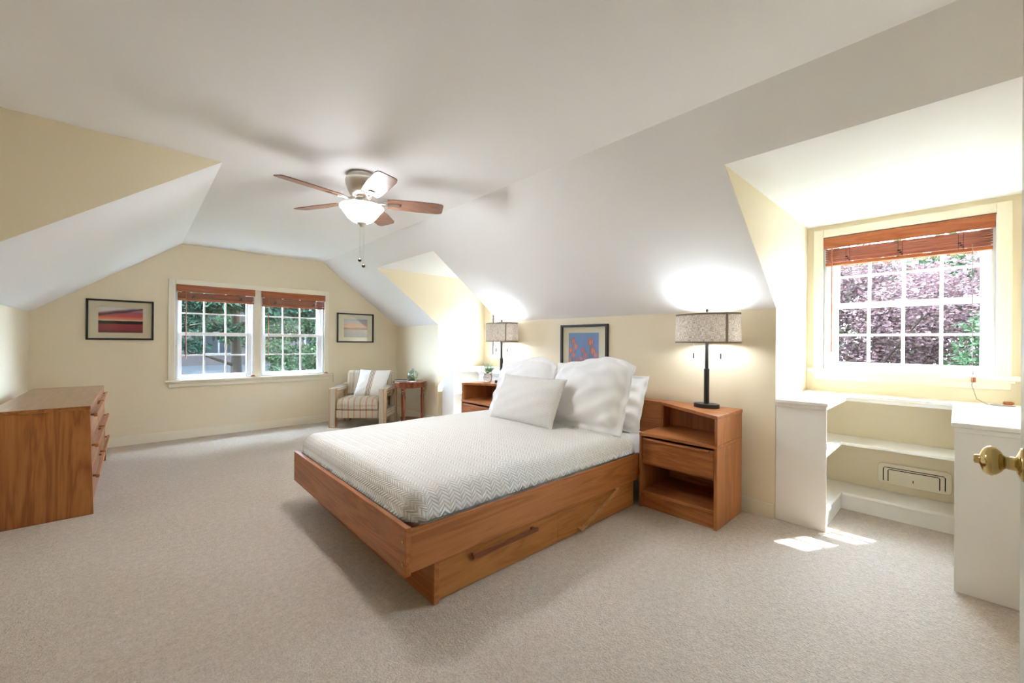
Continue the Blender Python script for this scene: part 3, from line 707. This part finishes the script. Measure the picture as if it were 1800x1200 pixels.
for i in range(3):
    for y0, y1 in ((DY0+.025, ym-.012), (ym+.012, DY1-.025)):
        z0, z1 = zr_[i]+.003, zr_[i+1]-.003
        d = da(B().prism([(fxz(z0)-.022, z0), (fxz(z0)-.002, z0), (fxz(z1)-.002, z1), (fxz(z1)-.022, z1)], 'y', y0, y1), 'drawer', 'walnut_y')
        zz = z1-.035; x = fxz(zz)
        b = B().box(x+.014, x+.032, y0+.02, y1-.02, zz-.012, zz+.010)
        for yy in (y0+.05, y1-.05): b.box(x-.004, x+.016, yy-.008, yy+.008, zz-.008, zz+.006)
        da(b, 'handle', 'walnut_y', .003, d)

# ------------------------------------------------------------------ pictures
def printmat(name, fn):
    mt = new_mat(name, (.5, .5, .5), .5, spec=.2); n = NT(mt); u, v, _ = n.xyz(n.n('ShaderNodeUVMap').outputs[0]); fn(n, u, v); return mt
def sunset(n, u, v):
    cm = n.n('ShaderNodeCombineXYZ'); n.l(n.math('MULTIPLY', u, 2.5), cm.inputs[0]); n.l(n.math('MULTIPLY', v, 11), cm.inputs[1])
    nz = n.noise(cm.outputs[0], 1.6, 5, .6)
    vv = n.math('ADD', v, n.math('MULTIPLY', n.math('SUBTRACT', nz, .5), .06))
    base = n.ramp(vv, [(0, (.10, .02, .03)), (.16, (.28, .03, .045)), (.34, (.34, .04, .06)), (.36, (.01, .012, .012)), (.46, (.012, .013, .014)), (.49, (.75, .62, .55)), (.54, (.82, .30, .13)), (.66, (.60, .09, .09)), (.80, (.42, .10, .14)), (1, (.55, .50, .52))])
    arc = n.math('SUBTRACT', v, n.math('ADD', .70, n.math('MULTIPLY', u, .27)))
    cl = n.math('SUBTRACT', 1.0, n.math('MULTIPLY', n.math('ABSOLUTE', n.math('ADD', arc, n.math('MULTIPLY', n.math('SUBTRACT', nz, .5), .18))), 12.0), 0)
    cl = n.math('MAXIMUM', cl, 0.0); cl.node.use_clamp = True
    c1 = n.mix(cl, base, (.035, .03, .04))
    top = n.math('MULTIPLY', n.math('SUBTRACT', arc, .06), 14.0); top.node.use_clamp = True
    n.color(n.mix(top, c1, (.72, .70, .70)))
M['sunset'] = printmat('sunset_lake_print', sunset)
def dusk(n, u, v):
    cm = n.n('ShaderNodeCombineXYZ'); n.l(n.math('MULTIPLY', u, 1.5), cm.inputs[0]); n.l(n.math('MULTIPLY', v, 6), cm.inputs[1])
    nz = n.noise(cm.outputs[0], 1.8, 4, .6); vv = n.math('ADD', v, n.math('MULTIPLY', n.math('SUBTRACT', nz, .5), .14))
    n.color(n.ramp(vv, [(0, (.30, .28, .27)), (.22, (.36, .31, .29)), (.40, (.48, .34, .28)), (.47, (.13, .11, .13)), (.56, (.70, .36, .19)), (.70, (.56, .35, .27)), (.85, (.40, .38, .40)), (1, (.30, .31, .35))]))
M['dusk'] = printmat('grey_dusk_print', dusk)
M['tulipsky'] = new_mat('blue_sky_print', (.10, .20, .45), .5)
M['petal1'] = new_mat('coral_petal_print', (.44, .07, .045), .5); M['petal2'] = new_mat('pale_petal_print', (.66, .27, .2), .5); M['stem'] = new_mat('dark_stem_print', (.05, .055, .05), .5)
M['mat_board'] = new_mat('cream_mat_board', (.68, .62, .44), .6)
def picture(side, a0, a1, z0, z1, i0, i1, j0, j1, mat, label, frame=.018, name='framed_picture'):
    """a0..a1, z0..z1 outer frame on the wall; i0..i1, j0..j1 the print"""
    if side == 'far': org = ((a0+a1)/2, YF, z0); bx = lambda p, q, d0, d1, r_, t_: B().box(p, q, YF-d1, YF-d0, r_, t_)
    else: org = (XR, (a0+a1)/2, z0); bx = lambda p, q, d0, d1, r_, t_: B().box(XR-d1, XR-d0, p, q, r_, t_)
    r = thing(name, label, 'picture', org); w = frame
    b = bx(a0, a0+w, .002, .026, z0, z1); b2 = [(a1-w, a1, z0, z1), (a0+w, a1-w, z0, z0+w), (a0+w, a1-w, z1-w, z1)]
    for p, q, s_, t_ in b2:
        if side == 'far': b.box(p, q, YF-.026, YF-.002, s_, t_)
        else: b.box(XR-.026, XR-.002, p, q, s_, t_)
    b.build('frame', 'black', r, origin=org)
    bx(a0+w, a1-w, .003, .007, z0+w, z1-w).build('mat_board', 'mat_board', r, origin=org)
    d = .0105
    if side == 'far': vs = [(i0, YF-d, j0), (i1, YF-d, j0), (i1, YF-d, j1), (i0, YF-d, j1)]
    else: vs = [(XR-d, i1, j0), (XR-d, i0, j0), (XR-d, i0, j1), (XR-d, i1, j1)]
    pr = bx(i0, i1, .007, .010, j0, j1).build('print_backing', 'white', r, origin=org)
    mesh_obj('print', [tuple(Vector(v)-Vector(org)) for v in vs], [(0, 1, 2, 3)], mat, r, False, [(0, 0), (1, 0), (1, 1), (0, 1)])
    bx(a0+w, a1-w, .017, .019, z0+w, z1-w).build('glass', 'picglass', r, origin=org)
    return r, Vector(org)
picture('far', -.372, .157, 1.143, 1.570, -.281, .067, 1.221, 1.487, 'sunset', 'black framed picture of a red sunset over dark water, above the dresser')
picture('far', 2.158, 2.705, 1.127, 1.557, 2.257, 2.610, 1.203, 1.474, 'dusk', 'black framed picture of a pale dusk sky, above the armchair')
r, o_ = picture('right', 2.111, 2.653, .84, 1.318, 2.208, 2.560, .92, 1.241, 'tulipsky', 'black framed picture of coral tulips on a blue sky, above the bed', .022)
def flower(y, z, s_, tilt=0):
    for k, (dy, w_, h_, mt, d) in enumerate(((-.35, .42, .9, 'petal1', .0108), (.35, .42, .9, 'petal1', .0108), (0, .45, 1.0, 'petal1', .0110), (-.12, .16, .75, 'petal2', .0112), (.42, .12, .6, 'petal2', .0112))):
        pts = []
        for i in range(12):
            a = 2*PI*i/12; px_ = math.sin(a)*w_*(1-.35*max(0, -math.cos(a)))+dy+tilt*(-math.cos(a)); pz_ = -math.cos(a)*h_
            pts.append(Vector((XR-d, min(2.558, max(2.210, y-s_*px_)), max(.922, z+s_*pz_)))-o_)
        mesh_obj('petal', [tuple(p) for p in pts], [tuple(range(12))], mt, r, False)
for y, z, s_ in ((2.505, 1.165, .033), (2.475, 1.11, .032), (2.535, 1.075, .03), (2.50, 1.03, .03), (2.39, 1.075, .028), (2.355, 1.035, .026), (2.41, 1.0, .026), (2.36, .995, .022), (2.30, 1.155, .040), (2.275, 1.075, .038), (2.245, 1.04, .03), (2.25, .985, .024), (2.46, .975, .024), (2.545, .985, .024)):
    q = Vector((XR-.0107, 0, 0))
    st_ = [(XR-.0107, y+.004, z), (XR-.0107, y-.003, z), (XR-.0107, y+.012, .922), (XR-.0107, y+.020, .922)]
    mesh_obj('stem', [tuple(Vector(p)-o_) for p in st_], [(0, 1, 2, 3)], 'stem', r, False)
    flower(y, z, s_)

# ------------------------------------------------------------------ armchair
ch = thing('armchair', 'striped upholstered armchair with square padded arms in the far corner', 'armchair', (2.355, 5.577, 0), math.radians(-42.58))
def ca(b, nm, mat='stripe', bev=.012): return b.build(nm, mat, ch, True, bevel=bev)
for s in (-1, 1):
    x0, x1 = sorted((s*.375, s*.285))
    ca(B().box(x0, x1, -.29, -.205, 0, .525), 'front_leg'); ca(B().box(x0, x1, .20, .29, 0, .50), 'back_leg')
    ca(B().prism([(-.205, .448), (-.205, .525), (.29, .555), (.29, .475)], 'x', x0, x1), 'arm', 'stripe_side')
    ca(B().box(x0+.012, x1-.012, -.205, .20, .125, .235), 'side_rail', 'stripe_side')
ca(B().box(-.285, .285, -.275, -.225, .125, .235), 'front_rail'); ca(B().box(-.285, .285, .225, .275, .125, .55), 'back_frame')
v, f, uv = rounded_pad('seat_cushion', -.283, .283, -.285, .20, .30, .385, .05, .03, 'stripe', 24, 22, crown=.02, hem=.0)
o = mesh_obj('seat_cushion', v, f, 'stripe', ch); o.modifiers.new('s', 'SOLIDIFY').thickness = .002
B().box(-.281, .281, -.283, .198, .238, .305).build('seat_cushion_band', 'stripe', ch, True, bevel=.02)
b = B().box(-.30, .335, -.07, .07, -.175, .185).xf(Matrix.Translation((0, .17, .545)) @ Matrix.Rotation(math.radians(-10), 4, 'X'))
ca(b, 'back_cushion', 'stripe', .04)
c_, s_ = math.cos(math.radians(-42.58)), math.sin(math.radians(-42.58))
def chw(x, y, z): return Vector((2.355+x*c_-y*s_, 5.577+x*s_+y*c_, z))
def chd(x, y, z): return Vector((x*c_-y*s_, x*s_+y*c_, z))
pillow('throw_cushion', 'white cushion with thin brown stripes on the striped armchair', .41, .40, .15, 'throw', chw(.105, .0, .565), chd(1, .18, -.03), chd(.13, .42, 1), 0, .06, 2.4, seed=11, wr=.004, n=28, uvscale=1, cat='cushion')

# ------------------------------------------------------------------ round side table with vase and book
tp = (2.835, 5.19, 0)
t_ = thing('side_table', 'small round mahogany table with three turned legs beside the armchair', 'table', tp)
B().lathe([(.205, .575), (.218, .578), (.223, .588), (.220, .597), (.19, .598), (1e-5, .598)], (0, 0, 0), 120, scallop=.012, ns=30).build('table_top', 'mahog', t_, True)
B().lathe([(.175, .510), (.190, .515), (.190, .575), (.175, .575)], (0, 0, 0), 48).build('apron', 'mahog', t_, True)
prof = [(.012, 0), (.016, .02), (.013, .05), (.015, .07), (.021, .28), (.023, .40), (.017, .42), (.022, .432), (.017, .445), (.024, .462), (.016, .478), (.022, .49), (.022, .56)]
for a in (95, 215, 335):
    a = math.radians(a); p = (.172*math.cos(a), .172*math.sin(a), 0)
    B().lathe(prof, p, 16).build('leg', 'mahog', t_, True)
    B().box(p[0]-.026, p[0]+.026, p[1]-.026, p[1]+.026, .505, .574).build('corner_block', 'mahog', t_, bevel=.003)
B().prism([(.19*math.cos(math.radians(a)), .19*math.sin(math.radians(a))) for a in (85, 105, 205, 225, 325, 345)], 'z', .055, .075).build('lower_shelf', 'mahog', t_, bevel=.003)
bk = thing('book', 'thin dark book lying on the round table', 'book', (2.735, 5.235, .5985), math.radians(-40))
B().box(-.085, .085, -.06, .06, 0, .003).box(-.085, .085, -.06, .06, .015, .018).box(-.085, -.082, -.06, .06, 0, .018).build('cover', 'black', bk)
B().box(-.081, .082, -.057, .057, .0032, .0148).build('pages', 'white', bk)
tag(B().box(-.05, .05, -.04, .04, 0, .003).xf(Matrix.Rotation(.3, 4, 'Z')).build('folded_card', 'white'), 'small white folded card lying beside the glass vase', 'card').location = (2.80, 5.075, .5985)
vz = thing('glass_vase', 'round green glass vase with bubbles on the mahogany table', 'vase', (2.90, 5.235, .5985))
B().lathe([(.03, .001), (.052, .012), (.070, .04), (.076, .072), (.070, .104), (.050, .130), (.026, .144), (.022, .156), (.026, .166), (.023, .166), (.019, .156), (.023, .143), (.047, .128), (.066, .103), (.072, .072), (.066, .042), (.05, .018), (.02, .008)], (0, 0, 0), 32).build('body', 'vase', vz, 'all')
rb = random.Random(4)
b = B()
for k in range(60):
    a, p_ = rb.uniform(0, 2*PI), rb.uniform(-.9, .9); rr = .074*math.cos(p_)
    b.ball((rr*math.cos(a), rr*math.sin(a), .073+.07*math.sin(p_)), rb.uniform(.004, .008), 6, 4)
bb_ = b.build('bubble_relief', 'vase', vz, 'all'); bb_['kind'] = 'stuff'

# ------------------------------------------------------------------ outdoors
GZ = -2.9
M['lawn'] = new_mat('green_lawn', (.10, .16, .05), .95, spec=.05); n = NT(M['lawn']); n.color(n.mix(n.noise(n.coord(), 1.2, 4), (.015, .03, .01), (.045, .065, .025)))
struct(B().box(-40, 60, -40, 60, GZ-.2, GZ).build('ground', 'lawn'))
def leafmat(name, a, b2, c2):
    mt = new_mat(name, a, .75, spec=.06); n = NT(mt); nz = n.noise(n.coord(), 3.5, 3); nf = n.noise(n.coord(), 30, 2)
    n.color(n.ramp(n.math('ADD', n.math('MULTIPLY', nz, .5), n.math('MULTIPLY', nf, .5)), [(.35, a), (.5, b2), (.66, c2)]))
    tr = n.n('ShaderNodeBsdfTranslucent'); tr.inputs[0].default_value = (*b2, 1); mx = n.n('ShaderNodeMixShader'); mx.inputs[0].default_value = .3
    n.l(n.b.outputs[0], mx.inputs[1]); n.l(tr.outputs[0], mx.inputs[2]); n.l(mx.outputs[0], n.t.nodes['Material Output'].inputs[0]); return mt
M['maple'] = leafmat('purple_maple_leaves', (.020, .0125, .014), (.062, .036, .037), (.17, .11, .105))
M['greenleaf'] = leafmat('fresh_green_leaves', (.007, .015, .006), (.022, .042, .017), (.05, .078, .04))
M['conifer'] = leafmat('blue_green_conifer', (.004, .011, .007), (.011, .028, .017), (.028, .058, .038))
M['bark'] = new_mat('grey_brown_bark', (.03, .024, .02), .95, spec=.05); n = NT(M['bark']); n.color(n.mix(n.noise(n.mapping(n.coord(), (20, 20, 3)), 1, 4), (.012, .010, .008), (.035, .028, .022)))
def leaves(name, blobs, count, size, mat, parent, origin, droop=0, seed=1, elong=1.0):
    rnd = random.Random(seed); vs, fs = [], []; o = Vector(origin); tot = sum(b[3]*b[4]*b[5] for b in blobs)
    for (cx, cy, cz, rx, ry, rz) in blobs:
        for _ in range(int(count*rx*ry*rz/tot)):
            d = Vector((rnd.gauss(0, 1), rnd.gauss(0, 1), rnd.gauss(0, 1))).normalized(); k = rnd.uniform(.35, 1)**.5
            p = Vector((cx+d.x*rx*k, cy+d.y*ry*k, cz+d.z*rz*k))
            a = Vector((rnd.gauss(0, 1), rnd.gauss(0, 1), rnd.gauss(0, .6)-droop)).normalized(); b2 = a.cross(Vector((rnd.gauss(0, .5), rnd.gauss(0, .5), 1))).normalized()
            s_ = size*rnd.uniform(.6, 1.3); q = len(vs); nn = a.cross(b2)*s_*.12
            vs += [tuple(p-o), tuple(p+a*s_*.5*elong+b2*s_*.35+nn-o), tuple(p+a*s_*elong-o), tuple(p+a*s_*.5*elong-b2*s_*.35+nn-o)]
            fs += [(q, q+1, q+2), (q, q+2, q+3)]
    ob = mesh_obj(name, vs, fs, mat, parent, False); ob['kind'] = 'stuff'; return ob
def tree(name, label, base, trunk_pts, r0, r1, branches, blobs, count, size, mat, seed, droop=0, elong=1.0):
    r = thing(name, label, 'tree', base); bo = Vector(base)
    B().tube([Vector(p)-bo for p in trunk_pts], r0, 10, r1).build('trunk', 'bark', r, True)
    for br in branches: B().tube([Vector(p)-bo for p in br], .035, 6, .008).build('branch', 'bark', r, True)
    leaves('foliage', blobs, count, size, mat, r, base, droop, seed, elong); return r
rb = random.Random(9)
def mblobs(c, n_, spread, rr): return [(c[0]+rb.uniform(-1, 1)*spread[0], c[1]+rb.uniform(-1, 1)*spread[1], c[2]+rb.uniform(-1, 1)*spread[2], rr*rb.uniform(.7, 1.2), rr*rb.uniform(.7, 1.2), rr*rb.uniform(.45, .8)) for _ in range(n_)]
tree('maple_tree', 'purple leaved maple tree outside the window above the kneehole shelves', (9.0, 1.2, GZ), [(9.0, 1.2, GZ), (9.0, 1.1, -1.2), (8.9, .9, .4), (9.1, .9, 2.0)], .16, .05,
     [[(9, 1.1, -.8), (8.2, .2, .3), (7.6, -.8, 1.4)], [(8.9, .9, .2), (8.0, 1.8, 1.0), (7.4, 2.6, 1.6)], [(9, 1, 0), (8.0, .8, .8), (7.2, .3, 1.5)]],
     mblobs((8.6, .9, 1.2), 32, (.9, 2.6, 1.8), 1.0), 90000, .058, 'maple', 21)
tree('maple_tree', 'purple leaved maple tree raised to block sky light outside the recess behind the bed', (8.1, 6.6, GZ), [(8.1, 6.6, GZ), (8.1, 6.5, -1.2), (8.0, 6.6, .4), (8.1, 6.6, 2.4)], .16, .05,  # set close and tall to cut the sky light entering the far dormer
     [[(8.1, 6.5, -.8), (7.7, 5.8, .3), (7.5, 5.2, 1.4)]], mblobs((8.0, 6.6, 1.4), 26, (.5, 2.2, 2.4), 1.0), 24000, .10, 'maple', 22)
tree('leafy_bush', 'fresh green leafy shrub in front of the purple maple', (6.7, -.1, GZ), [(6.7, -.1, GZ), (6.7, -.1, -.6), (6.7, .05, .9)], .05, .015,
     [[(6.7, -.1, -.2), (6.6, .4, .5), (6.5, .6, .9)]], [(6.7, -.30, .85, .45, .42, .75), (6.7, .25, .45, .4, .45, .45), (6.8, -.4, .1, .6, .7, .8), (6.7, 1.0, .25, .4, .6, .4)], 9000, .065, 'greenleaf', 23, .3)
# neighbouring house beyond the far window
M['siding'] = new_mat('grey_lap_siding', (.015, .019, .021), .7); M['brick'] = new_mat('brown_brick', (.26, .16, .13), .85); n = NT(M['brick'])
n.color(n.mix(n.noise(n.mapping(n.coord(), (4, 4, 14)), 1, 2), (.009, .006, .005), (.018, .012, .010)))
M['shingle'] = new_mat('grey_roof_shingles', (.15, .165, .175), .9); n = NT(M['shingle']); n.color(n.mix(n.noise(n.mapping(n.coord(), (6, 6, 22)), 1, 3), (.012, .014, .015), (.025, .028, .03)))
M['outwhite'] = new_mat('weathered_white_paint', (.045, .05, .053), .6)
M['darkglass'] = new_mat('dark_window_glass', (.008, .009, .010), .3, spec=.1)
hs = thing('neighbour_house', 'brown brick house with white framed windows seen beyond the far windows', 'house', (4, 17, GZ))
B().box(-7, 7, 0, 6, 0, 6.4).build('wall', 'brick', hs)
for k in range(26): pass
B().prism([(-.5, 6.3), (3, 8.6), (6.5, 6.3)], 'x', -7.4, 7.4).build('roof', 'shingle', hs)
B().prism([(-3.8, 2.05), (.0, 3.2), (.0, 3.05), (-3.8, 1.9)], 'x', -7.0, 1.2).build('porch_roof', 'shingle', hs)
B().box(-7.0, 1.2, -3.4, -3.3, 1.75, 1.95).build('porch_beam', 'outwhite', hs)
for x in (-6.8, -4.2, -1.6, 1.0): B().box(x-.08, x+.08, -3.42, -3.26, 0, 1.8).build('porch_post', 'outwhite', hs)
b = B()
for k in range(12): b.prism([(-.03, .15*k), (-.015, .15*k+.155), (0, .15*k+.155), (0, .15*k)], 'x', -6.9, 1.1)
b.build('lap_siding', 'siding', hs)['kind'] = 'stuff'
for x in (-4.8, -1.9, 1.4, 4.2):
    f_ = B().box(x-.62, x+.62, -.06, 0, 3.55, 5.25).build('window', 'outwhite', hs)
    for xx in (-.55, .03):
        for zz in (3.62, 4.44): B().box(x+xx, x+xx+.52, -.075, -.055, zz, zz+.74).build('pane', 'darkglass', f_)
tree('conifer_tree', 'blue green conifer with drooping boughs outside the far window', (1.55, 10.4, GZ), [(1.55, 10.4, GZ), (1.6, 10.4, 0), (1.55, 10.35, 4.5)], .17, .05,
     [[(1.58, 10.4, .6), (.9, 10.0, .9), (.2, 9.7, .75)], [(1.58, 10.4, 1.1), (1.1, 9.6, 1.5), (.7, 9.0, 1.4)], [(1.58, 10.4, .3), (2.2, 10.0, .5), (2.9, 9.6, .35)], [(1.58, 10.4, 1.4), (2.3, 9.8, 1.9), (3.0, 9.3, 1.8)]],
     [(.35, 9.6, 1.75, .65, .5, .22), (1.0, 9.5, 1.9, .6, .5, .25), (.2, 9.9, 1.15, .35, .4, .28), (1.5, 9.5, 2.2, .8, .5, .35), (.6, 9.8, 2.3, .9, .5, .35), (2.2, 9.5, 2.15, .7, .5, .28), (2.9, 9.3, 2.2, .7, .5, .35), (.75, 9.7, 1.05, .3, .3, .12), (1.35, 9.8, 1.35, .3, .3, .15), (.15, 9.5, 1.45, .3, .3, .2), (.55, 9.4, 1.45, .4, .3, .16), (2.05, 9.5, 1.75, .5, .3, .2), (2.6, 9.4, 1.85, .5, .3, .2), (3.2, 9.3, 1.75, .4, .3, .25), (.2, 9.6, .85, .3, .3, .12)],
     24000, .07, 'conifer', 31, .5, 1.7)
tree('leafy_bush', 'pale green shrub outside the far window next to the armchair', (3.0, 9.4, GZ), [(3.0, 9.4, GZ), (3.0, 9.4, -.6), (2.95, 9.35, .9)], .05, .015,
     [[(3, 9.4, -.2), (2.7, 9.2, .4), (2.5, 9.1, .7)]], [(3.0, 9.3, .75, .42, .4, .45), (2.85, 9.3, .25, .5, .4, .4), (3.2, 9.4, 1.2, .3, .4, .3), (2.3, 9.5, .55, .3, .3, .2), (2.1, 9.6, .95, .4, .3, .25)], 6500, .075, 'greenleaf', 33, .3)

for i, (x, y, lab) in enumerate(((15.5, 2.5, 'dark green tree standing behind the purple maples'), (15.5, 11.0, 'dark green tree behind the maple outside the bed recess'))):
    tree('garden_tree', lab, (x, y, GZ), [(x, y, GZ), (x, y, 0), (x, y, 3)], .25, .08, [], mblobs((x, y, .8), 26, (.8, 3.6, 2.6), 1.5), 16000, .24, 'greenleaf', 41+i)
for i, (x, y, lab) in enumerate(((-1.5, 31, 'tall dark tree behind the left half of the brick house'), (6.5, 31, 'tall dark tree behind the right half of the brick house'))):
    tree('garden_tree', lab, (x, y, GZ), [(x, y, GZ), (x, y, 3), (x, y, 6)], .3, .08, [], mblobs((x, y, 3.8), 26, (3.4, .7, 3.6), 1.8), 12000, .34, 'conifer', 45+i)

tree('sky_blocker_tree', 'unseen tree canopy added to block sky light over the yard beyond the far windows', (-3.5, 13.0, GZ), [(-3.5, 13, GZ), (-3.4, 13, 2), (-2.5, 13, 5)], .35, .12,  # out of view, added to keep sky light off the house and lawn
     [[(-3.4, 13, 2), (0, 12.5, 5.2), (4, 12.5, 6)], [(-3.4, 13, 2.4), (-1, 14.5, 5.5), (2, 15.5, 6.2)]], [(x, y, 6.0, 2.2, 2.0, .8) for x in (-4, -.5, 3, 6.5) for y in (10.8, 14.2)], 9000, .42, 'greenleaf', 51)

tree('leafy_bush', 'loose green tree in front of the brick house', (4.2, 13.2, GZ), [(4.2, 13.2, GZ), (4.2, 13.2, -.6), (4.1, 13.2, 1.2)], .07, .02, [],
     [(3.2, 13.2, 1.6, .8, .5, .5), (4.3, 13.0, 1.5, .7, .5, .6), (2.2, 13.3, 1.3, .6, .5, .35), (3.6, 13.2, .7, .6, .5, .35), (1.5, 13.4, 1.7, .6, .5, .4), (.9, 13.4, 1.2, .4, .4, .25)], 9000, .09, 'greenleaf', 61, .3)
